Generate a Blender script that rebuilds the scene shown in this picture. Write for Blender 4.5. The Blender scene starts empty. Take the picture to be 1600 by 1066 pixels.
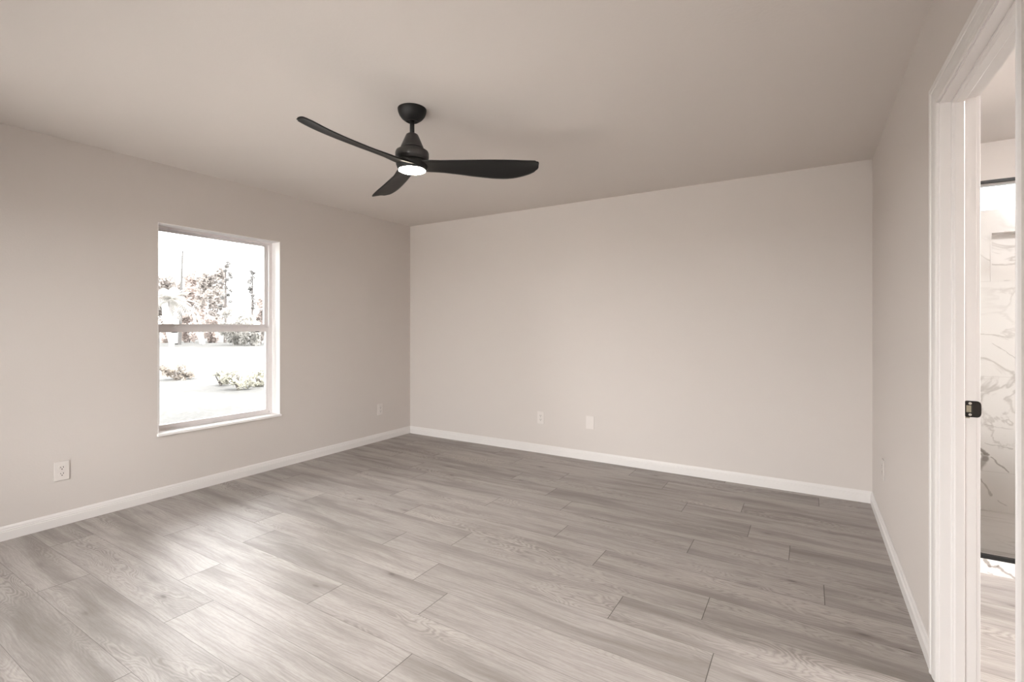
import bpy, bmesh, math, random
from mathutils import Vector
SC = bpy.context.scene
COL = SC.collection

# ------------------------------------------------------------------ camera
CX, CY, CZ = 4.0215, -4.2668, 1.2478
YAW = math.radians(31.437)
FPX = 758.13
cam_d = bpy.data.cameras.new('camera')
cam_d.sensor_fit = 'HORIZONTAL'
cam_d.sensor_width = 36.0
cam_d.lens = FPX / 1600 * 36
cam_d.shift_y = -(533 - 511.6) / 1600
cam_d.clip_start = 0.02
cam_d.clip_end = 500
cam = bpy.data.objects.new('camera', cam_d)
cam.location = (CX, CY, CZ)
cam.rotation_euler = (math.radians(90), 0, YAW)
COL.objects.link(cam)
SC.camera = cam

# ------------------------------------------------------------------ view + cycles
SC.view_settings.view_transform = 'Standard'
SC.view_settings.look = 'None'
SC.view_settings.gamma = 1.0
SC.view_settings.exposure = 1.12
SC.view_settings.use_curve_mapping = False
try:
    SC.cycles.use_denoising = True
    SC.cycles.denoiser = 'OPENIMAGEDENOISE'
    SC.cycles.max_bounces = 14
    SC.cycles.diffuse_bounces = 8
    SC.cycles.transparent_max_bounces = 24
    SC.cycles.sample_clamp_indirect = 8.0
    SC.cycles.caustics_reflective = False
except Exception:
    pass

# ------------------------------------------------------------------ world, sun
SKY = 6.0
w = bpy.data.worlds.new('overcast_sky')
SC.world = w
w.use_nodes = True
bg = w.node_tree.nodes['Background']
bg.inputs[0].default_value = (1.0, 0.995, 1.0, 1)
bg.inputs[1].default_value = SKY

def light(name, kind, loc, rot, energy, color=(1, 1, 1), **kw):
    d = bpy.data.lights.new(name, kind)
    d.energy = energy
    d.color = color
    for k, v in kw.items():
        setattr(d, k, v)
    o = bpy.data.objects.new(name, d)
    o.location = loc
    o.rotation_euler = rot
    COL.objects.link(o)
    return o

# hazy sun standing high over the far side of the house (travels towards -x)
light('sun', 'SUN', (8, -2, 12), (0, math.radians(25), 0), 5.0, (1.0, 0.95, 0.88), angle=math.radians(2))

# ------------------------------------------------------------------ room numbers
W = 4.408            # x of the right wall
H = 2.44
YR = -4.62           # rear wall (behind the camera)
TL = 0.20            # block wall thickness
TR = 0.095           # stud wall between bedroom and bathroom
XB = W + TR          # bathroom side of that wall
XE = 6.20            # far side of the bathroom
WIN = (-2.606, -1.654, 0.458, 2.010)       # bedroom window y0 y1 z0 z1
DOOR = (-2.800, -2.062, 2.022)             # y near, y far, head height
REAR = (0.40, 3.75, 0.0, 2.06)             # added sliding door opening in the rear wall, sized for light
TRANS = (4.72, 5.90, 2.002, 2.195)          # shower window

def portal(loc, rot, sx, sy):
    o = light('daylight_portal', 'AREA', loc, rot, 1.0, shape='RECTANGLE', size=sx, size_y=sy)
    o.data.cycles.is_portal = True
    return o
portal((-TL - .01, (WIN[0] + WIN[1]) / 2, (WIN[2] + WIN[3]) / 2), (0, math.radians(-90), 0), WIN[3] - WIN[2], WIN[1] - WIN[0])
portal(((REAR[0] + REAR[1]) / 2, YR - TL - .01, (REAR[2] + REAR[3]) / 2), (math.radians(90), 0, 0), REAR[1] - REAR[0], REAR[3] - REAR[2])
portal(((TRANS[0] + TRANS[1]) / 2, TL + .01, (TRANS[2] + TRANS[3]) / 2), (math.radians(-90), 0, 0), TRANS[1] - TRANS[0], TRANS[3] - TRANS[2])

portal((XE + .11, -1.475, 1.225), (0, math.radians(90), 0), 1.75, 1.01)

# ------------------------------------------------------------------ node helpers
def mat(name):
    m = bpy.data.materials.new(name)
    m.use_nodes = True
    nt = m.node_tree
    return m, nt, nt.nodes['Principled BSDF']

class NT:
    def __init__(s, nt):
        s.nt = nt
    def n(s, t, **kw):
        x = s.nt.nodes.new(t)
        for k, v in kw.items():
            setattr(x, k, v)
        return x
    def l(s, a, b):
        s.nt.links.new(a, b)
    def put(s, sock, v):
        if hasattr(v, 'is_output'):
            s.l(v, sock)
        else:
            sock.default_value = v
    def m(s, op, a, b=None, c=None, clamp=False):
        x = s.n('ShaderNodeMath', operation=op, use_clamp=clamp)
        s.put(x.inputs[0], a)
        if b is not None: s.put(x.inputs[1], b)
        if c is not None: s.put(x.inputs[2], c)
        return x.outputs[0]
    def vec(s, x, y, z):
        c = s.n('ShaderNodeCombineXYZ')
        s.put(c.inputs[0], x); s.put(c.inputs[1], y); s.put(c.inputs[2], z)
        return c.outputs[0]
    def noise(s, v, scale=1.0, detail=3.0, rough=.5, dist=0.0):
        x = s.n('ShaderNodeTexNoise')
        s.put(x.inputs['Vector'], v)
        x.inputs['Scale'].default_value = scale
        x.inputs['Detail'].default_value = detail
        x.inputs['Roughness'].default_value = rough
        x.inputs['Distortion'].default_value = dist
        return x.outputs['Fac']
    def rng(s, v, a, b, c=0.0, d=1.0, smooth=True):
        x = s.n('ShaderNodeMapRange')
        if smooth: x.interpolation_type = 'SMOOTHSTEP'
        s.put(x.inputs[0], v)
        for i, q in enumerate((a, b, c, d)):
            x.inputs[1 + i].default_value = q
        return x.outputs[0]
    def mix(s, f, a, b, mode='MIX'):
        x = s.n('ShaderNodeMix', data_type='RGBA', blend_type=mode)
        s.put(x.inputs[0], f)
        for sock, v in ((x.inputs[6], a), (x.inputs[7], b)):
            if hasattr(v, 'is_output'): s.l(v, sock)
            else: sock.default_value = tuple(v) + (1,) if len(v) == 3 else v
        return x.outputs[2]
    def bump(s, h, strength, dist):
        x = s.n('ShaderNodeBump')
        x.inputs['Strength'].default_value = strength
        x.inputs['Distance'].default_value = dist
        s.l(h, x.inputs['Height'])
        return x.outputs[0]

def simple(name, col, rough=.5, metal=0.0, bumpscale=None, bumpstr=.1, spec=None, var=0.0, vscale=3.0):
    m, nt, b = mat(name)
    g = NT(nt)
    b.inputs['Roughness'].default_value = rough
    b.inputs['Metallic'].default_value = metal
    if spec is not None: b.inputs['Specular IOR Level'].default_value = spec
    tc = g.n('ShaderNodeTexCoord')
    if var:
        f = g.noise(tc.outputs['Object'], vscale, 4)
        lo = tuple(c * (1 - var) for c in col); hi = tuple(min(1, c * (1 + var)) for c in col)
        g.l(g.mix(f, lo, hi), b.inputs['Base Color'])
    else:
        b.inputs['Base Color'].default_value = tuple(col) + (1,)
    if bumpscale:
        g.l(g.bump(g.noise(tc.outputs['Object'], bumpscale, 3), bumpstr, .002), b.inputs['Normal'])
    return m

M = {}
M['wall'] = simple('greige_wall_paint', (0.588, 0.543, 0.512), .72, bumpscale=90, bumpstr=.22, spec=.25)
M['ceil'] = simple('flat_ceiling_paint', (0.620, 0.575, 0.543), .9, bumpscale=60, bumpstr=.3, spec=.15)
M['bathwall'] = simple('bathroom_wall_paint', (0.74, 0.70, 0.67), .6, bumpscale=90, bumpstr=.15, spec=.3)
M['reveal'] = simple('white_reveal_plaster', (0.86, 0.84, 0.83), .6, bumpscale=90, bumpstr=.1)
M['trim'] = simple('semi_gloss_white_trim', (0.69, 0.662, 0.645), .32, var=.01)
M['vinyl'] = simple('white_vinyl', (0.70, 0.665, 0.66), .35, var=.01)
M['plate'] = simple('outlet_plastic', (0.655, 0.61, 0.58), .35, var=.01)
M['slot'] = simple('dark_slot', (0.03, 0.025, 0.02), .6, var=.05)
M['fan'] = simple('matte_black_fan_metal', (0.008, 0.0077, 0.0077), .5, spec=.3, var=.05, vscale=20)
M['fanhub'] = simple('charcoal_fan_housing', (0.035, 0.033, 0.032), .35, var=.05, vscale=20)
M['black'] = simple('matte_black_metal', (0.008, 0.008, 0.008), .5, var=.05)
M['bronze'] = simple('dark_bronze_strike', (0.028, 0.024, 0.022), .35, .6, var=.1, vscale=50)
M['steel'] = simple('brushed_steel', (0.55, 0.52, 0.48), .35, .9, var=.05, vscale=80)
M['cavity'] = simple('raw_wood_in_mortise', (0.30, 0.26, 0.19), .8, var=.3, vscale=300)
M['ext'] = simple('exterior_stucco', (0.7, 0.66, 0.6), .9, bumpscale=40, bumpstr=.4, var=.03)
M['bark'] = simple('grey_bark', (0.08, 0.07, 0.065), .9, var=.3, vscale=4)
M['palebark'] = simple('bleached_bark', (0.24, 0.23, 0.22), .85, var=.15, vscale=4)
M['poleclr'] = simple('weathered_pole', (0.060, 0.057, 0.055), .85, var=.15, vscale=4)

M['patio'] = simple('bounce_concrete', (0.62, 0.60, 0.58), .9, bumpscale=30, bumpstr=.3, var=.05)  # for the added bounce slab and sky-blocking wall outside the rear door

def leafmat(name, col, var=.35):
    m, nt, b = mat(name)
    g = NT(nt)
    geo = g.n('ShaderNodeNewGeometry')
    f = g.noise(geo.outputs['Position'], 2.2, 2)
    lo = tuple(c * (1 - var) for c in col); hi = tuple(min(1, c * (1 + var)) for c in col)
    g.l(g.mix(g.rng(f, .3, .7), lo, hi), b.inputs['Base Color'])
    b.inputs['Roughness'].default_value = .7
    b.inputs['Specular IOR Level'].default_value = .2
    tr = g.n('ShaderNodeBsdfTranslucent')
    g.l(b.inputs['Base Color'].links[0].from_socket, tr.inputs[0])
    ad = g.n('ShaderNodeAddShader')
    g.l(b.outputs[0], ad.inputs[0]); g.l(tr.outputs[0], ad.inputs[1])
    g.l(ad.outputs[0], nt.nodes['Material Output'].inputs[0])
    return m
M['leaf_grey'] = leafmat('grey_green_leaves', (0.170, 0.156, 0.146))
M['leaf_warm'] = leafmat('brownish_leaves', (0.180, 0.155, 0.143))
M['leaf_pale'] = leafmat('pale_sunlit_leaves', (0.16, 0.155, 0.145), .18)
M['leaf_pine'] = leafmat('pine_needles', (0.10, 0.097, 0.094))
M['leaf_shrub'] = leafmat('olive_shrub_leaves', (0.160, 0.156, 0.132), .5)
M['leaf_dry'] = leafmat('dry_brown_leaves', (0.115, 0.100, 0.086), .5)

def lawnmat():
    m, nt, b = mat('sunbleached_lawn'); g = NT(nt)
    geo = g.n('ShaderNodeNewGeometry')
    a = g.noise(geo.outputs['Position'], .35, 5, .6)
    c = g.noise(geo.outputs['Position'], 14, 5, .75)
    f = g.m('ADD', g.m('MULTIPLY', a, .3), g.m('MULTIPLY', c, .7))
    g.l(g.mix(g.rng(f, .38, .60), (0.042, 0.0415, 0.040), (0.070, 0.0695, 0.068)), b.inputs['Base Color'])
    b.inputs['Roughness'].default_value = .95
    b.inputs['Specular IOR Level'].default_value = .1
    return m
M['lawn'] = lawnmat()

def glassmat():
    m, nt, b = mat('clear_window_glass'); g = NT(nt)
    nt.nodes.remove(b)
    t = g.n('ShaderNodeBsdfTransparent'); t.inputs[0].default_value = (.97, .975, .97, 1)
    gl = g.n('ShaderNodeBsdfGlossy'); gl.inputs['Roughness'].default_value = .01
    fr = g.n('ShaderNodeFresnel'); fr.inputs[0].default_value = 1.35
    mx = g.n('ShaderNodeMixShader')
    g.l(fr.outputs[0], mx.inputs[0]); g.l(t.outputs[0], mx.inputs[1]); g.l(gl.outputs[0], mx.inputs[2])
    g.l(mx.outputs[0], nt.nodes['Material Output'].inputs[0])
    return m
M['glass'] = glassmat()

def lensmat():
    m, nt, b = mat('glowing_fan_lens')
    b.inputs['Base Color'].default_value = (1, .95, .88, 1)
    b.inputs['Emission Color'].default_value = (1, .86, .68, 1)
    b.inputs['Emission Strength'].default_value = 45
    return m
M['lens'] = lensmat()

def floormat():
    m, nt, b = mat('grey_oak_vinyl_planks'); g = NT(nt)
    uv = g.n('ShaderNodeUVMap', uv_map='plank')
    sp = g.n('ShaderNodeSeparateXYZ'); g.l(uv.outputs[0], sp.inputs[0])
    u, v = sp.outputs[0], sp.outputs[1]
    at = g.n('ShaderNodeAttribute', attribute_name='plank_random')
    rs = g.n('ShaderNodeSeparateXYZ'); g.l(at.outputs['Vector'], rs.inputs[0])
    r1, r2, r3 = rs.outputs
    uo = g.m('ADD', u, g.m('MULTIPLY', r1, 53.0))
    zo = g.m('MULTIPLY', r2, 31.0)
    # broad soft streaks
    wob = g.noise(g.vec(g.m('MULTIPLY', uo, 1.4), g.m('MULTIPLY', v, 3.0), zo), 1, 2)
    vw = g.m('ADD', v, g.m('MULTIPLY', g.m('SUBTRACT', wob, .5), .10))
    n1 = g.noise(g.vec(g.m('MULTIPLY', uo, 1.2), g.m('MULTIPLY', vw, 10.0), zo), 1, 4, .55)
    n2 = g.noise(g.vec(g.m('MULTIPLY', uo, 5.0), g.m('MULTIPLY', vw, 150.0), zo), 1, 3, .6)
    n3 = g.noise(g.vec(g.m('MULTIPLY', uo, 30.0), g.m('MULTIPLY', v, 420.0), zo), 1, 2, .6)
    # cathedral figure: contour lines of a stretched noise field, in patches
    cf = g.noise(g.vec(g.m('MULTIPLY', uo, 2.1), g.m('MULTIPLY', v, 8.5), g.m('ADD', zo, 7.0)), 1, 2.5, .45)
    ring = g.m('ABSOLUTE', g.m('SINE', g.m('MULTIPLY', cf, 88.0)))
    patch = g.noise(g.vec(g.m('MULTIPLY', uo, 1.0), g.m('MULTIPLY', v, 5.0), g.m('ADD', zo, 19.0)), 1, 1)
    pm = g.rng(patch, .50, .66)
    line = g.rng(ring, .55, 1.0)
    # knots
    vo = g.n('ShaderNodeTexVoronoi')
    g.l(g.vec(g.m('MULTIPLY', uo, 3.0), g.m('MULTIPLY', vw, 8.5), zo), vo.inputs['Vector'])
    vo.inputs['Scale'].default_value = 1.0
    knot = g.m('MULTIPLY', g.m('ADD', g.m('MULTIPLY', g.rng(vo.outputs['Distance'], .0, .30, 1, 0), .45), g.m('MULTIPLY', g.rng(vo.outputs['Distance'], .03, .10, 1, 0), .55)), g.rng(g.noise(g.vec(g.m('MULTIPLY', uo, .9), g.m('MULTIPLY', v, 3.0), g.m('ADD', zo, 41.0)), 1, 1), .47, .58))
    base = g.mix(g.rng(n1, .28, .62), (0.232, 0.208, 0.192), (0.388, 0.356, 0.336))
    base = g.mix(g.m('MULTIPLY', g.rng(n2, .36, .60, 1, 0), .38), base, (0.190, 0.165, 0.147))
    base = g.mix(g.m('MULTIPLY', g.m('MULTIPLY', line, pm), .5), base, (0.46, 0.42, 0.39))
    base = g.mix(g.m('MULTIPLY', g.m('MULTIPLY', g.rng(ring, .0, .42, 1, 0), pm), .42), base, (0.19, 0.165, 0.148))
    base = g.mix(g.m('MULTIPLY', g.rng(n3, .35, .6, 1, 0), .20), base, (0.15, 0.13, 0.115))
    base = g.mix(g.m('MULTIPLY', knot, .85), base, (0.110, 0.092, 0.082))
    tone = g.m('ADD', g.m('MULTIPLY', r3, .16), .92)
    tn = g.vec(tone, tone, tone)
    base = g.mix(1.0, base, tn, 'MULTIPLY')
    # joints
    ln = g.n('ShaderNodeAttribute', attribute_name='plank_length')
    eu = g.m('MINIMUM', g.m('ABSOLUTE', u), g.m('ABSOLUTE', g.m('SUBTRACT', ln.outputs['Fac'], u)))
    ev = g.m('MINIMUM', v, g.m('SUBTRACT', PW, v))
    ju = g.rng(eu, .0010, .0022, 1, 0)
    jv = g.rng(ev, .0004, .0012, 1, 0)
    j = g.m('MAXIMUM', ju, g.m('MULTIPLY', jv, .8))
    base = g.mix(g.m('MULTIPLY', j, .85), base, (0.045, 0.036, 0.030))
    g.l(base, b.inputs['Base Color'])
    g.l(g.rng(n1, .3, .7, .52, .45), b.inputs['Roughness'])
    b.inputs['Specular IOR Level'].default_value = .55
    hgt = g.m('SUBTRACT', g.m('MULTIPLY', n2, .35), j)
    g.l(g.bump(hgt, .10, .001), b.inputs['Normal'])
    return m
PW = 0.2012
M['floor'] = floormat()

def marblemat(name, plane, seed, joints=True, segs=(), scale=(1, 1), streak=False):
    """plane 'xz' or 'xy' world coordinates in metres"""
    m, nt, b = mat(name); g = NT(nt)
    geo = g.n('ShaderNodeNewGeometry')
    sp = g.n('ShaderNodeSeparateXYZ'); g.l(geo.outputs['Position'], sp.inputs[0])
    a = sp.outputs[0]; c = sp.outputs[2] if plane == 'xz' else sp.outputs[1]
    P = g.vec(g.m('MULTIPLY', a, scale[0]), g.m('MULTIPLY', c, scale[1]), seed)
    n = g.noise(P, 2.3, 6, .55, 1.1)
    r = g.m('ABSOLUTE', g.m('SUBTRACT', n, .5))
    wd = g.noise(P, 1.3, 2)
    vein = g.m('MULTIPLY', g.rng(r, .0, .028, 1, 0), g.rng(wd, .46, .66))
    cl = g.rng(g.noise(P, 1.1, 4), .45, .75)
    base = g.mix(g.m('MULTIPLY', cl, .35), (0.87, 0.845, 0.83), (0.72, 0.69, 0.67))
    base = g.mix(g.m('MULTIPLY', vein, .45), base, (0.36, 0.32, 0.29))
    if streak:
        s2 = g.noise(g.vec(g.m('MULTIPLY', a, 2.0), g.m('MULTIPLY', c, 16.0), seed), 1, 5, .6, .6)
        base = g.mix(g.m('MULTIPLY', g.rng(s2, .53, .70), .55), base, (0.40, 0.36, 0.33))
    # individually placed veins (x0, c0, x1, c1, width, darkness)
    wn = g.noise(g.vec(a, c, seed + 3), 26, 4, .6)
    wn2 = g.noise(g.vec(a, c, seed + 8), 26, 4, .6)
    aa = g.m('ADD', a, g.m('MULTIPLY', g.m('SUBTRACT', wn, .5), .035))
    cc = g.m('ADD', c, g.m('MULTIPLY', g.m('SUBTRACT', wn2, .5), .035))
    for (x0, c0, x1, c1, wdt, dk) in segs:
        dx, dc = x1 - x0, c1 - c0
        L2 = dx * dx + dc * dc
        t = g.m('DIVIDE', g.m('ADD', g.m('MULTIPLY', g.m('SUBTRACT', aa, x0), dx), g.m('MULTIPLY', g.m('SUBTRACT', cc, c0), dc)), L2, clamp=True)
        ex = g.m('SUBTRACT', g.m('SUBTRACT', aa, x0), g.m('MULTIPLY', t, dx))
        ec = g.m('SUBTRACT', g.m('SUBTRACT', cc, c0), g.m('MULTIPLY', t, dc))
        d = g.m('SQRT', g.m('ADD', g.m('MULTIPLY', ex, ex), g.m('MULTIPLY', ec, ec)))
        base = g.mix(g.m('MULTIPLY', g.rng(d, wdt * .4, wdt, 1, 0), dk), base, (0.24, 0.21, 0.185))
    if joints:
        for z in (.322, .932, 1.542, 2.152):
            jz = g.rng(g.m('ABSOLUTE', g.m('SUBTRACT', c, z)), .0012, .0024, 1, 0)
            base = g.mix(g.m('MULTIPLY', jz, .35), base, (0.55, 0.52, 0.5))
        jx = g.rng(g.m('ABSOLUTE', g.m('SUBTRACT', a, 5.68)), .0012, .0024, 1, 0)
        base = g.mix(g.m('MULTIPLY', jx, .35), base, (0.55, 0.52, 0.5))
    g.l(base, b.inputs['Base Color'])
    b.inputs['Roughness'].default_value = .16
    return m
M['marble_wall'] = marblemat('veined_marble_wall_tile', 'xz', 4.7,
    segs=((4.965, .47, 5.005, .43, .012, .8), (4.985, .43, 4.995, .40, .022, .55), (4.99, .40, 4.965, .345, .028, .6), (5.02, .41, 5.10, .335, .006, .6),
          (4.97, .27, 5.02, .17, .006, .45), (5.03, 1.14, 5.16, 1.03, .004, .35), (4.99, .62, 5.12, .60, .004, .25),
          (4.99, .50, 5.12, .485, .004, .35), (5.05, .14, 5.09, .115, .005, .3)))
M['marble_floor'] = marblemat('veined_marble_shower_floor', 'xy', 9.2, joints=False, streak=True)
M['marble_curb'] = marblemat('veined_marble_curb', 'xz', 2.1, joints=False,
    segs=((4.775, .085, 4.80, .045, .010, .7), (4.80, .045, 4.83, .052, .007, .6), (4.83, .05, 4.90, .0, .008, .6), (4.79, .01, 4.81, .002, .003, .4)))
M['marble_sill'] = marblemat('white_marble_sill', 'xy', 6.6, joints=False)

# ------------------------------------------------------------------ mesh helpers
def link(name, mesh, m, parent=None, smooth=False):
    o = bpy.data.objects.new(name, mesh)
    COL.objects.link(o)
    for q in (m if isinstance(m, (list, tuple)) else [m]):
        mesh.materials.append(q)
    if parent is not None:
        o.parent = parent
    if smooth:
        for p in mesh.polygons: p.use_smooth = True
    return o

def obj(name, bm, m, parent=None, smooth=False):
    me = bpy.data.meshes.new(name)
    bmesh.ops.recalc_face_normals(bm, faces=bm.faces)
    bm.to_mesh(me); bm.free()
    return link(name, me, m, parent, smooth)

def box(bm, x0, x1, y0, y1, z0, z1, mi=0, bev=0.0):
    vs = [bm.verts.new(p) for p in ((x0, y0, z0), (x1, y0, z0), (x1, y1, z0), (x0, y1, z0), (x0, y0, z1), (x1, y0, z1), (x1, y1, z1), (x0, y1, z1))]
    fs = [bm.faces.new([vs[i] for i in f]) for f in ((0, 3, 2, 1), (4, 5, 6, 7), (0, 1, 5, 4), (1, 2, 6, 5), (2, 3, 7, 6), (3, 0, 4, 7))]
    for f in fs: f.material_index = mi
    if bev:
        es = set()
        for f in fs: es.update(f.edges)
        bmesh.ops.bevel(bm, geom=list(es), offset=bev, segments=2, profile=.6, affect='EDGES')
    return fs

def lathe(bm, prof, cx=0, cy=0, n=48, cap=True):
    rings = []
    for r, z in prof:
        if r < 1e-6:
            rings.append([bm.verts.new((cx, cy, z))])
        else:
            rings.append([bm.verts.new((cx + r * math.cos(2 * math.pi * i / n), cy + r * math.sin(2 * math.pi * i / n), z)) for i in range(n)])
    for a, b in zip(rings[:-1], rings[1:]):
        for i in range(n):
            k = (i + 1) % n
            if len(a) == 1 and len(b) == 1: continue
            if len(a) == 1: bm.faces.new((a[0], b[i], b[k]))
            elif len(b) == 1: bm.faces.new((a[i], a[k], b[0]))
            else: bm.faces.new((a[i], a[k], b[k], b[i]))
    if cap:
        for rg in (rings[0], rings[-1]):
            if len(rg) > 1: bm.faces.new(rg)

def sweep(bm, prof, path):
    """closed profile [(a,b)], path = list of functions mapping (a,b)->point"""
    rings = [[bm.verts.new(f(a, b)) for a, b in prof] for f in path]
    n = len(prof)
    for r0, r1 in zip(rings[:-1], rings[1:]):
        for i in range(n):
            k = (i + 1) % n
            bm.faces.new((r0[i], r0[k], r1[k], r1[i]))
    bm.faces.new(rings[0]); bm.faces.new(rings[-1])

def tube(bm, pts, radii, n=8):
    rings = []
    for i, p in enumerate(pts):
        p = Vector(p)
        d = (Vector(pts[min(i + 1, len(pts) - 1)]) - Vector(pts[max(i - 1, 0)])).normalized()
        a = d.cross(Vector((0, 0, 1)))
        if a.length < 1e-3: a = Vector((1, 0, 0))
        a.normalize(); b = d.cross(a)
        rings.append([bm.verts.new(p + (a * math.cos(2 * math.pi * k / n) + b * math.sin(2 * math.pi * k / n)) * radii[i]) for k in range(n)])
    for r0, r1 in zip(rings[:-1], rings[1:]):
        for k in range(n):
            bm.faces.new((r0[k], r0[(k + 1) % n], r1[(k + 1) % n], r1[k]))
    bm.faces.new(rings[0]); bm.faces.new(rings[-1])

def empty(name, loc=(0, 0, 0), rz=0.0):
    o = bpy.data.objects.new(name, None)
    o.empty_display_size = .1
    o.location = loc
    o.rotation_euler = (0, 0, rz)
    COL.objects.link(o)
    return o

def tag(o, label=None, cat=None, group=None, kind=None):
    if label: o['label'] = label
    if cat: o['category'] = cat
    if group: o['group'] = group
    if kind: o['kind'] = kind
    return o

def struct(o, label=None, cat=None):
    return tag(o, label, cat, kind='structure')

# ------------------------------------------------------------------ floor of planks
def build_floor():
    L = 1.355
    # end-joint position of each row, the pattern comes round every seven rows
    ph = [.922, 1.700, 1.374, 2.092, 2.576, 2.356, 1.932]     # rows starting at y = -3.487 + k*PW
    y_base = -3.487
    rnd = random.Random(11)
    verts, faces, uvs, plen, prand = [], [], [], [], []
    ymin, ymax, xmax = YR - .02, .02, XE + .02
    k0 = math.floor((ymin - y_base) / PW) - 0
    k1 = math.ceil((ymax - y_base) / PW)
    for k in range(k0, k1):
        ya, yb = y_base + k * PW, y_base + (k + 1) * PW
        off = ph[k % 7]
        x = off - math.ceil((off + .02) / L + 1) * L
        while x < xmax:
            xa, xb = x, x + L
            x += L
            r = (rnd.random(), rnd.random(), rnd.random())
            ca, cb = max(xa, -.02), min(xb, xmax)
            cya, cyb = max(ya, ymin), min(yb, ymax)
            if cb - ca < 1e-4 or cyb - cya < 1e-4: continue
            n = len(verts)
            verts += [(ca, cya, 0), (cb, cya, 0), (cb, cyb, 0), (ca, cyb, 0)]
            faces.append((n, n + 1, n + 2, n + 3))
            uvs += [(ca - xa, cya - ya), (cb - xa, cya - ya), (cb - xa, cyb - ya), (ca - xa, cyb - ya)]
            plen.append(L); prand.append(r)
    me = bpy.data.meshes.new('floor')
    me.from_pydata(verts, [], faces)
    ul = me.uv_layers.new(name='plank')
    for i, q in enumerate(uvs): ul.data[i].uv = q
    a = me.attributes.new('plank_length', 'FLOAT', 'FACE')
    a.data.foreach_set('value', plen)
    a = me.attributes.new('plank_random', 'FLOAT_VECTOR', 'FACE')
    a.data.foreach_set('vector', [c for r in prand for c in r])
    return struct(link('floor', me, M['floor']), 'grey oak plank floor of the bedroom and bathroom')
build_floor()
bm = bmesh.new(); box(bm, -TL, XE + .1, YR - TL, TL, -.20, -.004)
struct(obj('floor_slab', bm, M['ext']))

# ------------------------------------------------------------------ ceiling and walls
bm = bmesh.new(); box(bm, -TL, W + TR / 2, YR - TL, TL, H, H + .12)
struct(obj('ceiling', bm, M['ceil']), 'flat beige white bedroom ceiling')
bm = bmesh.new(); box(bm, W + TR / 2, XE + .1, YR - TL, TL, H, H + .12)
struct(obj('ceiling_bathroom', bm, M['bathwall']), 'white bathroom ceiling seen through the doorway')
bm = bmesh.new(); box(bm, -TL - .3, XE + .4, YR - TL - .3, TL + .3, H + .12, H + .2)
struct(obj('roof', bm, M['ext']))

def wall_with_hole(bm, axis, p0, p1, a0, a1, z0, z1, hole):
    """axis 'x': wall thick p0..p1 in x, running a0..a1 in y"""
    h0, h1, hz0, hz1 = hole
    def b(u0, u1, v0, v1):
        if u1 - u0 < 1e-5 or v1 - v0 < 1e-5: return
        if axis == 'x': box(bm, p0, p1, u0, u1, v0, v1)
        else: box(bm, u0, u1, p0, p1, v0, v1)
    b(a0, h0, z0, z1); b(h1, a1, z0, z1); b(h0, h1, z0, hz0); b(h0, h1, hz1, z1)

bm = bmesh.new(); wall_with_hole(bm, 'x', -TL, 0, YR - TL, TL, 0, H, WIN)
struct(obj('wall_left', bm, M['wall']), 'greige left wall with the window')
bm = bmesh.new(); box(bm, 0, W + TR / 2, 0, TL, 0, H)
struct(obj('wall_back', bm, M['wall']), 'blank greige back wall')
bm = bmesh.new(); wall_with_hole(bm, 'x', W, W + TR / 2, YR, 0, 0, H, (DOOR[0] - .018, DOOR[1] + .018, 0, DOOR[2] + .018))
struct(obj('wall_right', bm, M['wall']), 'greige right wall with the doorway')
bm = bmesh.new(); wall_with_hole(bm, 'x', W + TR / 2, XB, YR, 0, 0, H, (DOOR[0] - .018, DOOR[1] + .018, 0, DOOR[2] + .018))
struct(obj('wall_bathroom_side', bm, M['bathwall']))
bm = bmesh.new(); wall_with_hole(bm, 'y', YR - TL, YR, 0, W + TR / 2, 0, H, REAR)
struct(obj('wall_rear', bm, M['wall']))
bm = bmesh.new(); box(bm, W + TR / 2, XE + .1, YR - TL, YR, 0, H)
struct(obj('wall_bathroom_rear', bm, M['bathwall']))
BW = (-1.98, -.97, .35, 2.10)
bm = bmesh.new(); wall_with_hole(bm, 'x', XE, XE + .1, YR, 0, 0, H, BW)
struct(obj('wall_bathroom_right', bm, M['bathwall']))

# shower back wall: paint above, marble tile up to 2.002 with a recessed niche
NI = (5.022, 5.50, 1.548, 1.852)
bm = bmesh.new()
TY = -.012       # face of the tile
box(bm, W + TR / 2, XE, 0, TL, 2.002, TRANS[2]) if TRANS[2] > 2.0021 else None
wall_with_hole(bm, 'y', 0, TL, W + TR / 2, XE + .1, 2.002, H, (TRANS[0], TRANS[1], 2.002, TRANS[3]))
struct(obj('wall_bathroom_back', bm, M['bathwall']), 'painted wall above the shower tile')
bm = bmesh.new()
wall_with_hole(bm, 'y', TY, TL, XB, XE, 0, 2.002, NI)
box(bm, NI[0], NI[1], .09, TL, NI[2], NI[3])
struct(obj('wall_shower_tile', bm, M['marble_wall']), 'white marble tile wall at the back of the shower')
# polished edge trim round the niche
bm = bmesh.new()
e = .007
for q in ((NI[0] - e, NI[1] + e, NI[2] - e, NI[2]), (NI[0] - e, NI[1] + e, NI[3], NI[3] + e), (NI[0] - e, NI[0], NI[2], NI[3]), (NI[1], NI[1] + e, NI[2], NI[3])):
    box(bm, q[0], q[1], TY - .003, TY + .001, q[2], q[3])
struct(obj('trim_niche', bm, M['marble_sill']), 'thin white edge trim round the shower niche')

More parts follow.
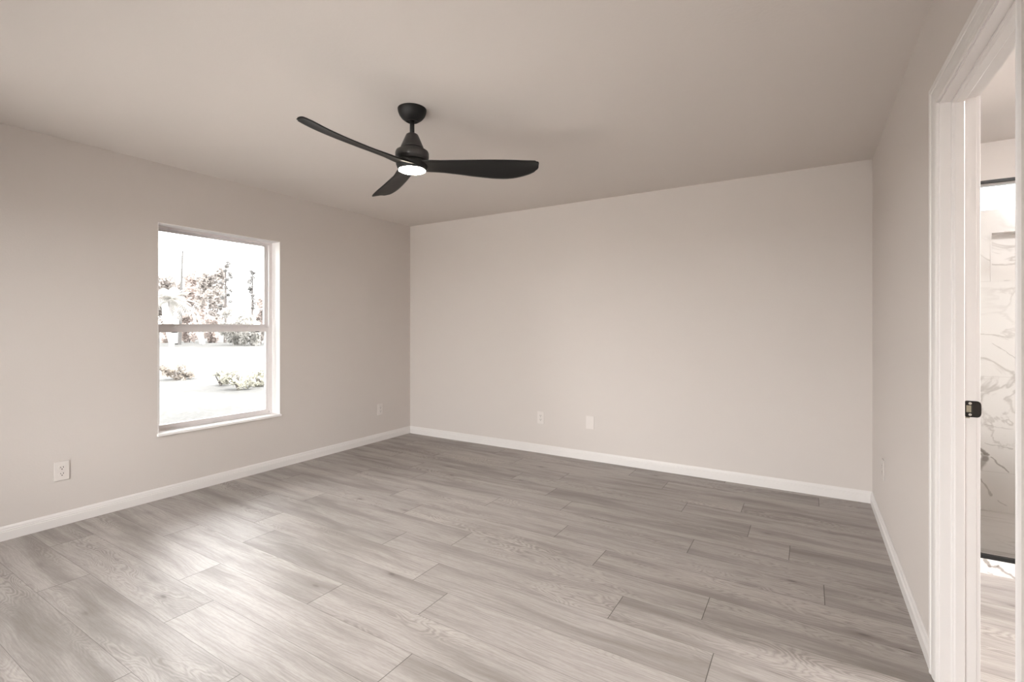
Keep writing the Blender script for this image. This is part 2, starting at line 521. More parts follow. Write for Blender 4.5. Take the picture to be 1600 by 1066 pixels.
# ------------------------------------------------------------------ baseboards
BP = [(0, 0), (.013, 0), (.013, .050), (.0105, .0535), (.0115, .058), (.0085, .0625), (.0075, .072), (.0045, .080), (.003, .083), (0, .083)]
def baseboard(name, p0, p1, inward, m0=0.0, m1=0.0, prof=BP):
    """p0,p1 floor points along the wall; inward unit vector; m: mitre factor at the ends"""
    p0, p1, n = Vector(p0), Vector(p1), Vector(inward)
    d = (p1 - p0).normalized()
    bm = bmesh.new()
    sweep(bm, prof, [lambda a, b: p0 + n * a + d * a * m0 + Vector((0, 0, b)), lambda a, b: p1 + n * a - d * a * m1 + Vector((0, 0, b))])
    return struct(obj(name, bm, M['trim']))
CW = .080            # casing width
REV = .005
baseboard('baseboard_left', (0, YR, 0), (0, 0, 0), (1, 0, 0), 1, 1)
baseboard('baseboard_back', (0, 0, 0), (W, 0, 0), (0, -1, 0), 1, 1)
baseboard('baseboard_right', (W, DOOR[1] + REV + CW, 0), (W, 0, 0), (-1, 0, 0), 0, 1)
baseboard('baseboard_right_near', (W, YR, 0), (W, DOOR[0] - REV - CW * .18, 0), (-1, 0, 0), 1, 0)
baseboard('baseboard_rear', (0, YR, 0), (REAR[0], YR, 0), (0, 1, 0), 1, 0)
baseboard('baseboard_rear_right', (REAR[1], YR, 0), (W, YR, 0), (0, 1, 0), 0, 1)
BP2 = [(0, 0), (.025, 0), (.024, .008), (.019, .024), (.013, .042), (.013, .05), (.009, .07), (.003, .083), (0, .083)]
baseboard('baseboard_bathroom', (XB, DOOR[1] + REV + .004, 0), (XB, -.93, 0), (1, 0, 0), 0, 0, BP2)
baseboard('baseboard_bathroom_far', (XE, YR, 0), (XE, -.93, 0), (-1, 0, 0), 1, 0)

# ------------------------------------------------------------------ doorway to the bathroom
dn, df, dh = DOOR
door = struct(empty('door_1', (W, (dn + df) / 2, 0)), 'white cased doorway to the bathroom on the right')
def D(name, bm, m, parent=door, smooth=False):
    bm.transform(__import__('mathutils').Matrix.Translation(-Vector(door.location)))
    return obj(name, bm, m, parent, smooth)
G = .004
bm = bmesh.new(); box(bm, W, XB, df, df + .018, G, dh + .018, bev=.0012); D('door_jamb', bm, M['trim'])
bm = bmesh.new(); box(bm, W, XB, dn - .018, dn, G, dh + .018, bev=.0012); D('door_jamb', bm, M['trim'])
bm = bmesh.new(); box(bm, W, XB, dn, df, dh, dh + .018); D('head_jamb', bm, M['trim'])
sx0, sx1, st = W + .030, W + .064, .011
def stop_prof():
    return [(sx0, 0), (sx0, st * .55), (sx0 + .003, st * .7), (sx0 + .006, st * .72), (sx0 + .010, st), (sx1 - .002, st), (sx1, st - .002), (sx1, 0)]
bm = bmesh.new(); P = stop_prof()
sweep(bm, P, [lambda a, b: Vector((a, df - b, G)), lambda a, b: Vector((a, df - b, dh - b)), lambda a, b: Vector((a, dn + b, dh - b)), lambda a, b: Vector((a, dn + b, G))])
D('door_stop', bm, M['trim'])
CP = [(0, 0), (0, .007), (.003, .0095), (.008, .010), (.011, .008), (.014, .0095), (.030, .0125), (.046, .0135), (.052, .0115), (.056, .0150), (.064, .0170), (.072, .0165), (.078, .013), (.080, .009), (.080, 0)]
def casing(xs, sgn, prof, g0=G, near=1.0, thin=1.0):
    bm = bmesh.new()
    yf, yn, zt = df + REV, dn - REV, dh + REV
    X = lambda b: xs + sgn * b
    sweep(bm, prof, [lambda a, b: Vector((X(b), yf + a, g0)), lambda a, b: Vector((X(b), yf + a, zt + a)),
                     lambda a, b: Vector((X(b * thin), yn - a * near, zt + a)), lambda a, b: Vector((X(b * thin), yn - a * near, g0))])
    return bm
D('door_casing', casing(W, -1, CP, near=.18, thin=.5), M['trim'])
CPB = [(0, 0), (0, .010), (.004, .0115), (.06, .0115), (.062, 0)]
D('door_casing', casing(XB, 1, CPB), M['trim'])

# strike plate on the far jamb, lip wrapping out past the edge
sz = .972
bm = bmesh.new()
x0s, x1s = 4.4725, XB - .0005
def strike_outline(n=8):
    pts = []
    h = .0275
    r = .006
    for k in range(n + 1):
        a = math.pi - math.pi / 2 * k / n
        pts.append((x0s + r + r * math.cos(a), sz + h - r + r * math.sin(a)))
    xe = XB + .0125
    for k in range(n * 2 + 1):
        a = math.pi / 2 - math.pi * k / (2 * n)
        pts.append((xe - .013 + .013 * math.cos(a) , sz + h * (1 if abs(math.sin(a)) > .99 else 1) * math.copysign(abs(math.sin(a)) ** .45, math.sin(a))))
    for k in range(n + 1):
        a = -math.pi / 2 - math.pi / 2 * k / n
        pts.append((x0s + r + r * math.cos(a), sz - h + r + r * math.sin(a)))
    return pts
so = strike_outline()
def yy(x, base):    # lip bends away slightly past the jamb edge
    return base + (max(0, x - XB) ** 2) * 18
f_ = [bm.verts.new((x, yy(x, df - .0022), z)) for x, z in so]
b_ = [bm.verts.new((x, yy(x, df - .0002), z)) for x, z in so]
bm.faces.new(f_); bm.faces.new(b_[::-1])
for i in range(len(so)):
    k = (i + 1) % len(so)
    bm.faces.new((f_[i], f_[k], b_[k], b_[i]))
sp_ = D('strike_plate', bm, M['bronze'])
sp_['label'] = 'black strike plate on the door jamb'
bm = bmesh.new(); box(bm, 4.4765, 4.489, df - .0028, df - .0020, sz - .011, sz + .012, bev=.0003); o = D('latch_hole', bm, M['cavity'], sp_); o.matrix_parent_inverse.identity()
bm = bmesh.new(); box(bm, 4.489, 4.493, df - .0030, df - .0020, sz - .011, sz + .012); D('latch_hole_shade', bm, M['slot'], sp_)
for s_ in (-1, 1):
    bm = bmesh.new(); lathe(bm, [(0, 0), (.0042, 0), (.0042, .0008), (.002, .0012), (0, .0012)], n=20)
    bm.transform(__import__('mathutils').Matrix.Translation((4.4865, df - .0020, sz + s_ * .019)) @ __import__('mathutils').Matrix.Rotation(math.radians(90), 4, 'X'))
    o = D('screw', bm, M['steel'], sp_)
# sliver of bare wood where the mortise was cut a little long
bm = bmesh.new(); box(bm, 4.4745, 4.486, df - .0006, df - .0001, sz - .0315, sz - .0275); D('bare_wood_sliver', bm, M['cavity'], sp_)

# ------------------------------------------------------------------ bedroom window
wy0, wy1, wz0, wz1 = WIN
win = struct(empty('window_1', (0, (wy0 + wy1) / 2, wz0)), 'white single hung window in the left wall')
def Wn(name, bm, m, parent=win):
    bm.transform(__import__('mathutils').Matrix.Translation(-Vector(win.location)))
    return obj(name, bm, m, parent)
# reveals (white lined)
bm = bmesh.new()
t = .004
box(bm, -.115, .0005, wy1 - t, wy1, wz0, wz1); box(bm, -.115, .0005, wy0, wy0 + t, wz0, wz1); box(bm, -.115, .0005, wy0, wy1, wz1 - t, wz1)
Wn('window_reveal', bm, M['reveal'])
bm = bmesh.new(); box(bm, -.125, .018, wy0 - .006, wy1 + .006, wz0 - .001, wz0 + .017, bev=.003)
Wn('window_sill', bm, M['reveal'])
def rect_frame(bm, x0, x1, y0, y1, z0, z1, s, b_=None, tp=None):
    b_ = s if b_ is None else b_; tp = s if tp is None else tp
    box(bm, x0, x1, y0, y0 + s, z0, z1); box(bm, x0, x1, y1 - s, y1, z0, z1)
    box(bm, x0, x1, y0 + s, y1 - s, z0, z0 + b_); box(bm, x0, x1, y0 + s, y1 - s, z1 - tp, z1)
zs = wz0 + .017
bm = bmesh.new()
rect_frame(bm, -.185, -.112, wy0 + t, wy1 - t, zs - .002, wz1 - t, .022, .012, .018)
# track ribs on the side of the frame
for yy_ in (wy1 - t - .022, wy0 + t + .022):
    sg = -1 if yy_ > -2 else 1
    box(bm, -.152, -.146, min(yy_, yy_ + sg * .012), max(yy_, yy_ + sg * .012), zs + .018, wz1 - .03)
    box(bm, -.122, -.112, min(yy_, yy_ + sg * .008), max(yy_, yy_ + sg * .008), zs + .018, wz1 - .03)
Wn('window_frame', bm, M['vinyl'])
fy0, fy1 = wy0 + t + .022, wy1 - t - .022
zm = 1.228
bm = bmesh.new(); rect_frame(bm, -.182, -.155, fy0, fy1, zm - .005, wz1 - t - .018, .024, .050, .012)
up = Wn('upper_sash', bm, M['vinyl'])
bm = bmesh.new(); box(bm, -.170, -.166, fy0 + .024, fy1 - .024, zm + .045, wz1 - t - .034); Wn('glass_pane', bm, M['glass'], up)
bm = bmesh.new(); rect_frame(bm, -.146, -.118, fy0 + .008, fy1 - .008, zs + .008, zm + .02, .024, .032, .038)
lo = Wn('lower_sash', bm, M['vinyl'])
bm = bmesh.new(); box(bm, -.134, -.130, fy0 + .032, fy1 - .032, zs + .038, zm - .018); Wn('glass_pane', bm, M['glass'], lo)
for yl in (wy0 + .19, wy1 - .19):
    bm = bmesh.new(); box(bm, -.146, -.122, yl - .028, yl + .028, zm + .02, zm + .026, bev=.002); box(bm, -.140, -.128, yl - .012, yl + .016, zm + .026, zm + .032, bev=.002)
    Wn('sash_lock', bm, M['vinyl'], lo)
for yl in (wy0 + .16, wy1 - .14):
    bm = bmesh.new(); box(bm, -.119, -.114, yl - .02, yl + .02, zm - .022, zm - .016, bev=.001)
    Wn('tilt_latch', bm, M['slot'], lo)

# transom window over the shower
win2 = struct(empty('window_2', (5.3, 0, TRANS[2])), 'bright shower window high over the marble')
bm = bmesh.new()
def Wt(name, bm, m):
    bm.transform(__import__('mathutils').Matrix.Translation(-Vector(win2.location)))
    return obj(name, bm, m, win2)
for q in ((TRANS[0], TRANS[0] + .03, TRANS[2], TRANS[3]), (TRANS[1] - .03, TRANS[1], TRANS[2], TRANS[3]), (TRANS[0], TRANS[1], TRANS[2], TRANS[2] + .012), (TRANS[0], TRANS[1], TRANS[3] - .012, TRANS[3])):
    box(bm, q[0], q[1], .10, .15, q[2], q[3])
Wt('window_frame', bm, M['vinyl'])
bm = bmesh.new(); box(bm, TRANS[0] + .03, TRANS[1] - .03, .12, .124, TRANS[2] + .012, TRANS[3] - .012); Wt('glass_pane', bm, M['glass'])

# sliding glass door added out of view behind the camera for rear light
win3 = struct(empty('added_window_3', ((REAR[0] + REAR[1]) / 2, YR, 0)), 'sliding glass door added in the rear wall for light')
def Wr(name, bm, m):
    bm.transform(__import__('mathutils').Matrix.Translation(-Vector(win3.location)))
    return obj(name, bm, m, win3)
bm = bmesh.new()
xm = (REAR[0] + REAR[1]) / 2
for q in ((REAR[0], REAR[0] + .04), (xm - .03, xm + .03), (REAR[1] - .04, REAR[1])): box(bm, q[0], q[1], YR - .12, YR - .06, 0, REAR[3])
box(bm, REAR[0], REAR[1], YR - .12, YR - .06, 0, .05); box(bm, REAR[0], REAR[1], YR - .12, YR - .06, REAR[3] - .05, REAR[3])
Wr('door_frame', bm, M['vinyl'])
bm = bmesh.new(); box(bm, REAR[0] + .04, xm - .03, YR - .092, YR - .088, .05, REAR[3] - .05); box(bm, xm + .03, REAR[1] - .04, YR - .092, YR - .088, .05, REAR[3] - .05)
Wr('glass_pane', bm, M['glass'])

# unseen bathroom window, added in the far side wall to light the shower
win4 = struct(empty('added_window_4', (XE, -1.5, BW[2])), 'added bathroom window in the far side wall, lights the shower')
def Wb(name, bm, m):
    bm.transform(__import__('mathutils').Matrix.Translation(-Vector(win4.location)))
    return obj(name, bm, m, win4)
bm = bmesh.new()
for q in ((BW[0], BW[0] + .04, BW[2], BW[3]), (BW[1] - .04, BW[1], BW[2], BW[3]), (BW[0], BW[1], BW[2], BW[2] + .04), (BW[0], BW[1], BW[3] - .04, BW[3]), (BW[0], BW[1], 1.48, 1.52)):
    box(bm, XE + .03, XE + .08, q[0], q[1], q[2], q[3])
Wb('window_frame', bm, M['vinyl'])
bm = bmesh.new(); box(bm, XE + .05, XE + .054, BW[0] + .04, BW[1] - .04, BW[2] + .04, BW[3] - .04); Wb('glass_pane', bm, M['glass'])

# ------------------------------------------------------------------ shower
CZT = .074
bm = bmesh.new(); box(bm, XB, XE, -.917, TY, .0, CZT - .002); 
struct(obj('floor_shower', bm, M['marble_floor']), 'raised white marble shower floor')
bm = bmesh.new(); box(bm, XB, XE, -.922, -.82, .0, CZT, bev=.002)
struct(obj('trim_shower_curb', bm, M['marble_curb']), 'white marble shower curb with a diagonal grey vein')
sh = tag(empty('shower_screen', (XB, -.905, CZT)), 'clear glass shower screen with black top and bottom rails', 'shower screen')
def Sh(name, bm, m):
    bm.transform(__import__('mathutils').Matrix.Translation(-Vector(sh.location)))
    return obj(name, bm, m, sh)
bm = bmesh.new(); box(bm, XB + .001, XE - .001, -.917, -.893, CZT, CZT + .020, bev=.002); Sh('bottom_rail', bm, M['black'])
bm = bmesh.new(); box(bm, XB + .001, XE - .001, -.917, -.899, 1.978, 1.993, bev=.002); Sh('top_rail', bm, M['black'])
bm = bmesh.new(); box(bm, XB + .006, XE - .006, -.909, -.903, CZT + .018, 1.980); Sh('glass_panel', bm, M['glass'])

# ------------------------------------------------------------------ bathroom fill lamp, added out of view to brighten the shower
mb, nt, b = mat('fill_lamp_glass'); b.inputs['Emission Color'].default_value = (1, .965, .945, 1); b.inputs['Emission Strength'].default_value = 140
def fill_lamp(x, y, k, label):
    bl = tag(empty('fill_lamp', (x, y, H)), label, 'added fill lamp')
    bm = bmesh.new(); lathe(bm, [(.17 * k, 0), (.17 * k, -.03 * k), (.155 * k, -.035 * k)], n=40); obj('lamp_base', bm, M['plate'], bl)
    bm = bmesh.new(); lathe(bm, [(.155 * k, -.036 * k), (.15 * k, -.06 * k), (.10 * k, -.078 * k), (0, -.085 * k)], n=40)
    obj('lamp_glass', bm, mb, bl, True)
fill_lamp(5.80, -1.95, 1.0, 'round fill lamp added on the bathroom ceiling, out of view')

# ------------------------------------------------------------------ ceiling fan
FX, FY = 2.172, -2.288
fan = tag(empty('ceiling_fan', (FX, FY, H)), 'black three blade ceiling fan with a lit round lamp', 'ceiling fan')
def F(name, bm, m, smooth=True):
    bm.transform(__import__('mathutils').Matrix.Translation((0, 0, -H)))
    return obj(name, bm, m, fan, smooth)
bm = bmesh.new()
lathe(bm, [(.0775, H), (.0775, H - .006), (.0755, H - .018), (.069, H - .034), (.057, H - .050), (.042, H - .062), (.034, H - .067), (.031, H - .067), (.030, H - .064), (.014, H - .064)])
F('canopy', bm, M['fan'])
bm = bmesh.new(); lathe(bm, [(.0125, H - .03), (.0125, 2.285)], n=24); F('downrod', bm, M['fan'])
bm = bmesh.new(); lathe(bm, [(.012, 2.304), (.026, 2.304), (.032, 2.300), (.036, 2.292), (.060, 2.236), (.062, 2.230), (.062, 2.226), (.05, 2.224)]); F('motor_cover', bm, M['fanhub'])
bm = bmesh.new(); lathe(bm, [(.04, 2.228), (.058, 2.228), (.060, 2.224), (.060, 2.218), (.078, 2.214), (.087, 2.208), (.0905, 2.198), (.0905, 2.176), (.087, 2.170), (.083, 2.168), (.083, 2.156), (.05, 2.152)]); F('motor_housing', bm, M['fanhub'])
bm = bmesh.new(); lathe(bm, [(.06, 2.160), (.082, 2.158), (.088, 2.150), (.086, 2.135), (.080, 2.118), (.0745, 2.109), (.072, 2.107), (.05, 2.108)]); F('blade_hub', bm, M['fan'])
bm = bmesh.new(); lathe(bm, [(.0715, 2.112), (.0715, 2.104), (.066, 2.1015), (.04, 2.0995), (0, 2.099)]); F('light_lens', bm, M['lens'])

def interp(x, tab):
    for (x0, v0), (x1, v1) in zip(tab[:-1], tab[1:]):
        if x <= x1:
            s = (x - x0) / (x1 - x0)
            s = max(0, min(1, s))
            return tuple(a + (b - a) * s for a, b in zip(v0, v1))
    return tab[-1][1]
# radius, raised edge offset and slope, lowered edge offset and slope (slopes as seen from eye height 2.65 m away)
def zat(v, dist): return CZ + (511.6 - v) / FPX * dist
BT = [(r, (a, zat(va, 2.654 - a), b, zat(vb, 2.654 + b))) for r, a, va, b, vb in (
    (.045, .060, 250.5, .064, 268.5), (.09, .060, 250.5, .062, 269), (.158, .056, 250.5, .058, 270), (.25, .061, 250.2, .068, 273), (.333, .066, 249.9, .078, 276.2),
    (.44, .070, 249.7, .090, 279.3), (.51, .070, 249.8, .092, 279.9), (.56, .068, 250.1, .088, 278.8), (.614, .062, 250.8, .075, 275.4),
    (.66, .056, 251, .062, 271.0), (.682, .050, 251.5, .047, 267), (.692, .028, 254.5, .026, 262.5))]
def blade_mesh():
    bm = bmesh.new()
    NS, NC = 56, 12
    up, dn_ = [], []
    for i in range(NS + 1):
        s = i / NS
        r = .045 + (.692 - .045) * (1 - (1 - s) ** 1.4)
        lo_, hi_ = interp(max(.045, r - .012), BT), interp(min(.692, r + .012), BT)
        a, za, b, zb = [(p + q) / 2 for p, q in zip(lo_, hi_)]
        if r > .685:
            a, za, b, zb = interp(r, BT)
        ru, rd = [], []
        for j in range(NC + 1):
            c = j / NC
            x = -a + (a + b) * c
            z = za + (zb - za) * c
            cam_ = .012 * math.sin(math.pi * c) * min(1, (a + b) / .1)
            th = (.0035 + .0045 * max(0, 1 - r / .3)) * math.sqrt(max(0, 1 - (2 * c - 1) ** 4)) + .0008
            ru.append(bm.verts.new((r, x, z + cam_ * .6 + th)))
            rd.append(bm.verts.new((r, x, z + cam_ * .6 - th)))
        up.append(ru); dn_.append(rd)
    for i in range(NS):
        for j in range(NC):
            bm.faces.new((up[i][j], up[i + 1][j], up[i + 1][j + 1], up[i][j + 1]))
            bm.faces.new((dn_[i][j], dn_[i][j + 1], dn_[i + 1][j + 1], dn_[i + 1][j]))
        bm.faces.new((up[i][0], dn_[i][0], dn_[i + 1][0], up[i + 1][0]))
        bm.faces.new((up[i][NC], up[i + 1][NC], dn_[i + 1][NC], dn_[i][NC]))
    for i in (0, NS):
        for j in range(NC):
            bm.faces.new((up[i][j], up[i][j + 1], dn_[i][j + 1], dn_[i][j]))
    return bm
b0 = F('blade', blade_mesh(), M['fan'])
b0.rotation_euler = (0, 0, YAW)
for k, ang in ((1, 119), (2, 240)):
    c = b0.copy(); COL.objects.link(c); c.parent = fan
    c.rotation_euler = (0, 0, YAW + math.radians(ang))

# ------------------------------------------------------------------ wall plates (built facing +y at the origin, then turned)
def rounded_plate(bm, w_, h_, d, bev):
    box(bm, -w_ / 2, w_ / 2, 0, d, -h_ / 2, h_ / 2, bev=bev)
def outlet(loc, rz, label, paint=False):
    e_ = tag(empty('wall_outlet', loc, rz), label, 'outlet', 'duplex outlets low on the walls')
    bm = bmesh.new(); rounded_plate(bm, .074, .120, .006, .0025)
    obj('cover_plate', bm, M['wall'] if paint else M['plate'], e_)
    for s_ in (-1, 1):
        bm = bmesh.new()
        zc = s_ * .0195
        n = 24; fr, bk = [], []
        for i in range(n):
            a = 2 * math.pi * i / n
            x, z = .0172 * math.cos(a), .0172 * math.sin(a)
            z = max(-.0135, min(.0135, z))
            fr.append(bm.verts.new((x, .0082, zc + z))); bk.append(bm.verts.new((x * 1.04, .0050, zc + z * 1.04)))
        bm.faces.new(fr)
        for i in range(n): bm.faces.new((fr[i], fr[(i + 1) % n], bk[(i + 1) % n], bk[i]))
        r_ = obj('socket', bm, M['wall'] if paint else M['plate'], e_)
        for dx, hh in ((-.0063, .0042), (.0063, .0034)):
            bm = bmesh.new(); box(bm, dx - .0016, dx + .0016, .0078, .0086, zc + .0035 - hh, zc + .0035 + hh)
            obj('slot', bm, M['slot'], r_)
        bm = bmesh.new(); lathe(bm, [(0, 0), (.0032, 0), (.0032, .0006), (0, .0006)], n=12)
        bm.transform(__import__('mathutils').Matrix.Translation((0, .0085, zc - .0080)) @ __import__('mathutils').Matrix.Rotation(math.radians(90), 4, 'X'))
        obj('ground_hole', bm, M['slot'], r_)
    bm = bmesh.new(); lathe(bm, [(0, 0), (.0024, 0), (.0020, .001), (0, .0012)], n=12)
    bm.transform(__import__('mathutils').Matrix.Translation((0, .0058, 0)) @ __import__('mathutils').Matrix.Rotation(math.radians(-90), 4, 'X'))
    obj('screw', bm, M['steel'], e_)
    return e_
Q = math.pi / 2
outlet((0, -3.137, .343), -Q, 'white outlet on the left wall to the left of the window')
outlet((0, -.473, .345), -Q, 'white outlet on the left wall between window and far corner')
outlet((1.749, 0, .350), 2 * Q, 'white outlet low on the back wall, left of the blank plate')
outlet((W, -.600, .390), Q, 'outlet painted over in wall colour on the right wall', True)
bp_ = tag(empty('blank_plate', (2.272, 0, .355), 2 * Q), 'blank white wall plate without sockets on the back wall', 'wall plate')
bm = bmesh.new(); rounded_plate(bm, .080, .122, .006, .0025); obj('cover_plate', bm, M['plate'], bp_)
for s_ in (-1, 1):
    bm = bmesh.new(); lathe(bm, [(0, 0), (.0024, 0), (.0020, .001), (0, .0012)], n=12)
    bm.transform(__import__('mathutils').Matrix.Translation((0, .0058, s_ * .042)) @ __import__('mathutils').Matrix.Rotation(math.radians(-90), 4, 'X'))
    obj('screw', bm, M['plate'], bp_)

# ------------------------------------------------------------------ outdoors beyond the left window
GZ = -.22
bm = bmesh.new()
vs = [bm.verts.new(p) for p in ((-160, -120, GZ), (60, -120, GZ), (60, 160, GZ), (-160, 160, GZ))]
bm.faces.new(vs)
struct(obj('ground', bm, M['lawn']), 'pale lawn outside the window')

bm = bmesh.new(); box(bm, -1.0, 6.5, YR - TL - 7.0, YR - TL, -.15, -.02)  # added out of view, bounces daylight onto the ceiling and upper walls
struct(obj('ground_bounce_slab', bm, M['patio']), 'pale slab added behind the house to bounce light')

bm = bmesh.new(); box(bm, -1.0, 6.5, YR - TL - 7.1, YR - TL - 7.0, -.15, 1.9)  # added out of view, blocks low sky that over-lit the back wall
struct(obj('wall_sky_block', bm, M['patio']), 'unseen wall added behind the slab to cut low sky light')

FW = Vector((-math.sin(YAW), math.cos(YAW), 0)); RT = Vector((math.cos(YAW), math.sin(YAW), 0))
def at(u, depth, z=GZ):
    p = Vector((CX, CY, 0)) + FW * depth + RT * ((u - 800) / FPX * depth)
    p.z = z
    return p
def zz(v, depth):
    return CZ - (v - 511.6) / FPX * depth

def leaves(name, clumps, n, size, m, parent, seed, elong=1.0, droop=0.0):
    """clumps: [(centre offset, (rx,ry,rz))]"""
    rnd = random.Random(seed)
    verts, faces = [], []
    vol = [c[1][0] * c[1][2] for c in clumps]
    for i in range(n):
        c, rr = rnd.choices(clumps, vol)[0]
        while True:
            q = Vector((rnd.uniform(-1, 1), rnd.uniform(-1, 1), rnd.uniform(-1, 1)))
            if q.length <= 1: break
        q = q * (q.length ** -.25 if q.length > 0 else 1)
        p = Vector(c) + Vector((q.x * rr[0], q.y * rr[1], q.z * rr[2]))
        s = size * rnd.uniform(.5, 1.3)
        d = Vector((rnd.gauss(0, 1), rnd.gauss(0, 1), rnd.gauss(0, .7) - droop)).normalized()
        e = d.cross(Vector((rnd.gauss(0, 1), rnd.gauss(0, 1), rnd.gauss(0, 1)))).normalized()
        k = len(verts)
        verts += [tuple(p - d * s * elong), tuple(p + e * s * .5), tuple(p + d * s * elong), tuple(p - e * s * .5)]
        faces.append((k, k + 1, k + 2, k + 3))
    me = bpy.data.meshes.new(name)
    me.from_pydata(verts, [], faces)
    return link(name, me, m, parent)

def crown(rx, rz, zc, k, seed, sub=.42):
    rnd = random.Random(seed)
    out = []
    for i in range(k):
        a = rnd.uniform(0, 6.283); r = math.sqrt(rnd.random())
        z = rnd.uniform(-1, 1)
        f = math.sqrt(max(0, 1 - z * z * .8))
        out.append(((rx * r * f * math.cos(a), rx * r * f * math.sin(a), zc + rz * z * .85), (rx * sub * rnd.uniform(.7, 1.2), rx * sub, rz * sub * rnd.uniform(.6, 1.0))))
    return out

def tree(name, u, depth, vtop, halfw, vbot, label, cat, leafm, n, size, seed, barkm='bark', lean=0.0, k=16, sub=.42, trunk_r=.14):
    base = at(u, depth)
    e_ = tag(empty(name, base), label, cat, 'trees beyond the lawn')
    ztop = zz(vtop, depth) - GZ; zbot = zz(vbot, depth) - GZ
    rx = halfw * depth / FPX
    cl = crown(rx, (ztop - zbot) / 2, (ztop + zbot) / 2, k, seed, sub)
    leaves('foliage', cl, n, size, leafm, e_, seed)
    bm = bmesh.new()
    top = Vector((lean, 0, ztop * .85))
    pts = [Vector((0, 0, 0)), Vector((lean * .2, .05, ztop * .3)), Vector((lean * .6, -.05, ztop * .6)), top]
    tube(bm, pts, [trunk_r, trunk_r * .8, trunk_r * .5, trunk_r * .2])
    rnd = random.Random(seed + 5)
    for c, rr in cl[:9]:
        s0 = pts[1].lerp(pts[2], rnd.random())
        tube(bm, [s0, (s0 + Vector(c)) / 2 + Vector((0, 0, .1)), Vector(c)], [trunk_r * .35, trunk_r * .25, trunk_r * .1], 5)
    obj('trunk', bm, M[barkm], e_)
    return e_

tree('broadleaf_tree', 258, 50, 428, 20, 500, 'grey leafy tree furthest left beyond the lawn, behind the palm', 'tree', M['leaf_grey'], 3200, .19, 1, k=26, sub=.34)
tree('broadleaf_tree', 300, 57, 414, 21, 512, 'tall round leafy tree just right of the pole', 'tree', M['leaf_warm'], 5200, .19, 2, k=30, sub=.34)
tree('broadleaf_tree', 333, 50, 418, 20, 512, 'leafy tree in the middle of the window view, left of the tall pine', 'tree', M['leaf_grey'], 4800, .19, 3, k=30, sub=.34)
tree('broadleaf_tree', 414, 42, 468, 13, 518, 'brownish leafy tree at the right edge of the window view', 'tree', M['leaf_warm'], 2600, .17, 4, k=24, sub=.34)

def pine(u, depth, vtop, label, seed, spread=12):
    base = at(u, depth)
    e_ = tag(empty('pine_tree', base), label, 'tree', 'trees beyond the lawn')
    ht = zz(vtop, depth) - GZ
    rnd = random.Random(seed)
    bm = bmesh.new()
    tube(bm, [(0, 0, 0), (.05, 0, ht * .5), (0, .05, ht * .98)], [.15, .11, .05])
    cl = []
    for i in range(13):
        z = ht * (.45 + .55 * (i + rnd.random() * .5) / 13)
        a = rnd.uniform(0, 6.28); r = rnd.uniform(.2, 1) * spread * depth / FPX * (1.15 - .7 * (z / ht))
        c = (r * math.cos(a) * 1.3, r * math.sin(a), z)
        tube(bm, [(0, 0, z - .25), c], [.03, .012], 5)
        cl.append((c, (.22, .22, .17)))
    obj('trunk', bm, M['bark'], e_)
    leaves('needle_clumps', cl, 620, .11, M['leaf_pine'], e_, seed, 1.5)
pine(352, 46.5, 407, 'tall sparse pine rising above the middle of the tree line', 21)
pine(394, 47.5, 420, 'slender sparse pine standing on its own against the sky', 22, 9)

# palm with pale fronds at the left, in front of the first tree
def palm(u, depth, vcrown, label, seed, nf=26, lf=1.9):
    base = at(u, depth)
    e_ = tag(empty('palm_tree', base), label, 'palm tree', 'trees beyond the lawn')
    zc = zz(vcrown, depth) - GZ
    bm = bmesh.new()
    tube(bm, [(0, 0, 0), (.03, 0, zc * .5), (0, 0, zc)], [.20, .16, .17], 10)
    obj('trunk', bm, M['palebark'], e_)
    rnd = random.Random(seed)
    verts, faces = [], []
    for i in range(nf):
        a = rnd.uniform(0, 6.283); el = rnd.uniform(-.5, 1.2)
        d = Vector((math.cos(a) * math.cos(el), math.sin(a) * math.cos(el), math.sin(el)))
        s = d.cross(Vector((0, 0, 1))).normalized()
        L = lf * rnd.uniform(.7, 1.05)
        for j in range(14):
            t_ = (j + 1) / 14
            p = Vector((0, 0, zc)) + d * L * t_ - Vector((0, 0, .7 * L * t_ * t_ * .6))
            for sg in (-1, 1):
                q = p + s * sg * .42 * math.sin(math.pi * min(1, t_ * .9 + .1)) + d * .2 - Vector((0, 0, .22))
                k = len(verts)
                verts += [tuple(p - d * .035), tuple(p + d * .035), tuple(q)]
                faces.append((k, k + 1, k + 2))
    me = bpy.data.meshes.new('fronds'); me.from_pydata(verts, [], faces)
    link('fronds', me, M['leaf_pale'], e_)
palm(268, 37.5, 468, 'pale palm tree at the left of the window view', 31, 60)

def bush(name, u, depth, halfw, vtop, label, leafm, n, size, seed, group='bushes at the edge of the lawn', elong=1.2, vb=None):
    base = at(u, depth)
    e_ = tag(empty(name, base), label, 'bush', group)
    ht = zz(vtop, depth) - GZ
    rx = halfw * depth / FPX
    cl = crown(rx, ht * .5, ht * .5, 12, seed, .40)
    leaves('foliage', cl, n, size, leafm, e_, seed, elong)
    bm = bmesh.new(); rnd = random.Random(seed)
    for i in range(5):
        a = rnd.uniform(0, 6.28)
        tube(bm, [(0, 0, 0), (math.cos(a) * rx * .5, math.sin(a) * rx * .5, ht * .7)], [.02 * (1 + ht * .3), .008], 5)
    obj('stems', bm, M['bark'], e_)
bush('large_bush', 366, 40, 20, 476, 'large pale sunlit bush right of the middle at the tree line', M['leaf_pale'], 2600, .13, 41)
bush('large_bush', 394, 39, 17, 482, 'large pale bush at the right, under the lone pine', M['leaf_pale'], 2000, .13, 42)
bush('understory_bush', 296, 47, 15, 488, 'dark low bush behind the two leaning pale stems', M['leaf_warm'], 1500, .13, 43)
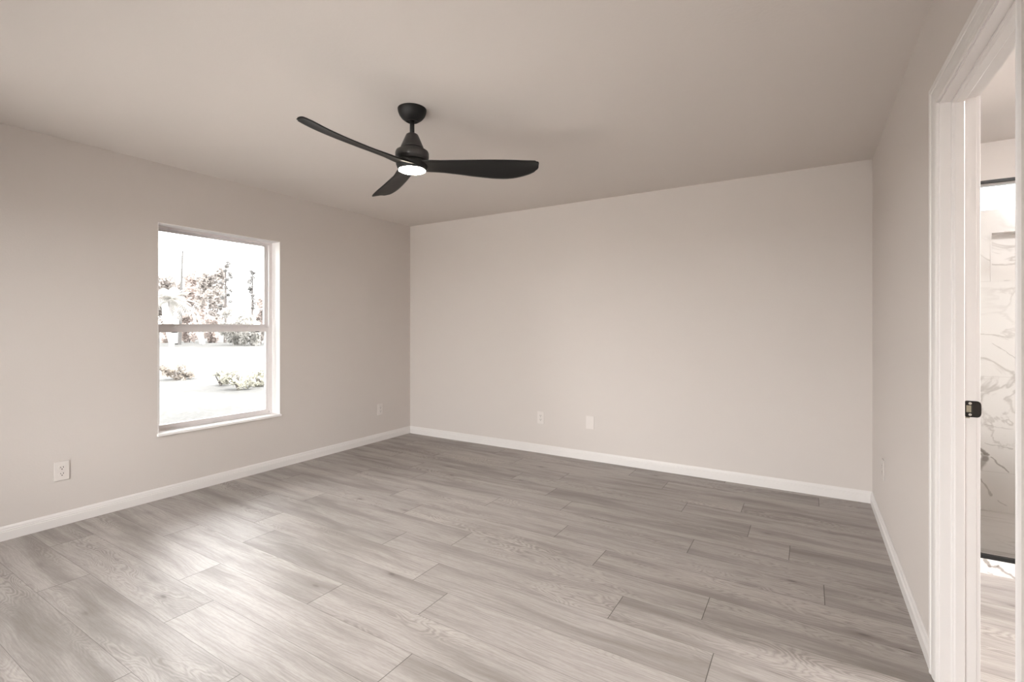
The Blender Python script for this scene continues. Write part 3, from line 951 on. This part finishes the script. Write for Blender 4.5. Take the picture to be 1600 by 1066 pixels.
bush('understory_bush', 262, 46, 13, 490, 'dark low bush behind the leaning white trunk', M['leaf_warm'], 1300, .13, 44)
bush('understory_bush', 328, 46, 14, 490, 'dark low bush between the leaning stems and the pale bushes', M['leaf_warm'], 1500, .13, 45)
bush('understory_bush', 374, 44.2, 18, 505, 'low grey bush peeping out under the pale bushes', M['leaf_pale'], 1500, .13, 46)
bush('understory_bush', 408, 43, 14, 500, 'low grey bush at the far right end of the lawn', M['leaf_grey'], 1200, .13, 47)
bush('dry_bush', 278, 13.6, 21, 570, 'small brown dry bush alone on the lawn', M['leaf_dry'], 420, .055, 51, 'bushes on the near lawn')
bush('leafy_shrub', 345, 12.2, 16, 578, 'pale olive shrub, leftmost of the three on the lawn', M['leaf_shrub'], 330, .05, 52, 'bushes on the near lawn')
bush('leafy_shrub', 372, 11.4, 18, 574, 'olive leafy shrub, middle of the three on the lawn', M['leaf_shrub'], 480, .05, 53, 'bushes on the near lawn')
bush('leafy_shrub', 404, 12.1, 16, 572, 'olive leafy shrub, nearest the right edge of the window', M['leaf_shrub'], 420, .05, 54, 'bushes on the near lawn')

def leaning_stem(pts, r, label):
    base = at(*pts[0])
    e_ = base
    bm = bmesh.new()
    P_ = [at(u, d, zz(v, d)) - base if v else Vector((0, 0, 0)) for (u, d), v in pts[1]]
    tube(bm, P_, r)
    o = obj('bare_trunk', bm, M['palebark'])
    o.location = base
    tag(o, label, 'tree trunk', 'pale trunks at the tree line')
leaning_stem(((273, 42), [((273, 42), None), ((262, 42), 500), ((256, 42), 470)]), [.42, .36, .2], 'thick white trunk leaning left at the end of the lawn')
leaning_stem(((314, 43), [((314, 43), None), ((306, 43), 508), ((300, 43), 485)]), [.13, .11, .08], 'thin pale stem leaning left, the left of a pair')
leaning_stem(((318.5, 41.5), [((318.5, 41.5), None), ((313, 41.5), 508), ((308, 41.5), 488)]), [.13, .11, .08], 'thin pale stem leaning left, the right of a pair')

up_ = tag(empty('utility_pole', at(280.5, 41)), 'tall thin utility pole rising above the trees', 'utility pole')
base = at(280.5, 41)
bm = bmesh.new(); P_ = [Vector((0, 0, 0)), at(283, 41, zz(460, 41)) - base, at(285.3, 41, zz(393, 41)) - base]
tube(bm, P_, [.14, .11, .06], 10); obj('pole', bm, M['poleclr'], up_)
bm = bmesh.new(); box(bm, -.08, .08, -.08, .08, P_[2].z - .02, P_[2].z + .05); bm.transform(__import__('mathutils').Matrix.Translation((P_[2].x, P_[2].y, 0))); obj('pole_cap', bm, M['poleclr'], up_)

# power line strung to the right
bm = bmesh.new()
pts = []
for i in range(13):
    s = i / 12
    pts.append(at(340 + 110 * s, 52 + 4 * s, zz(474 + 10 * math.sin(math.pi * s) - 2 * s, 52 + 4 * s)))
tube(bm, pts, [.02] * 13, 5)
o = obj('power_line', bm, M['black']); tag(o, 'thin power line crossing the sky at the right of the view', 'power line')
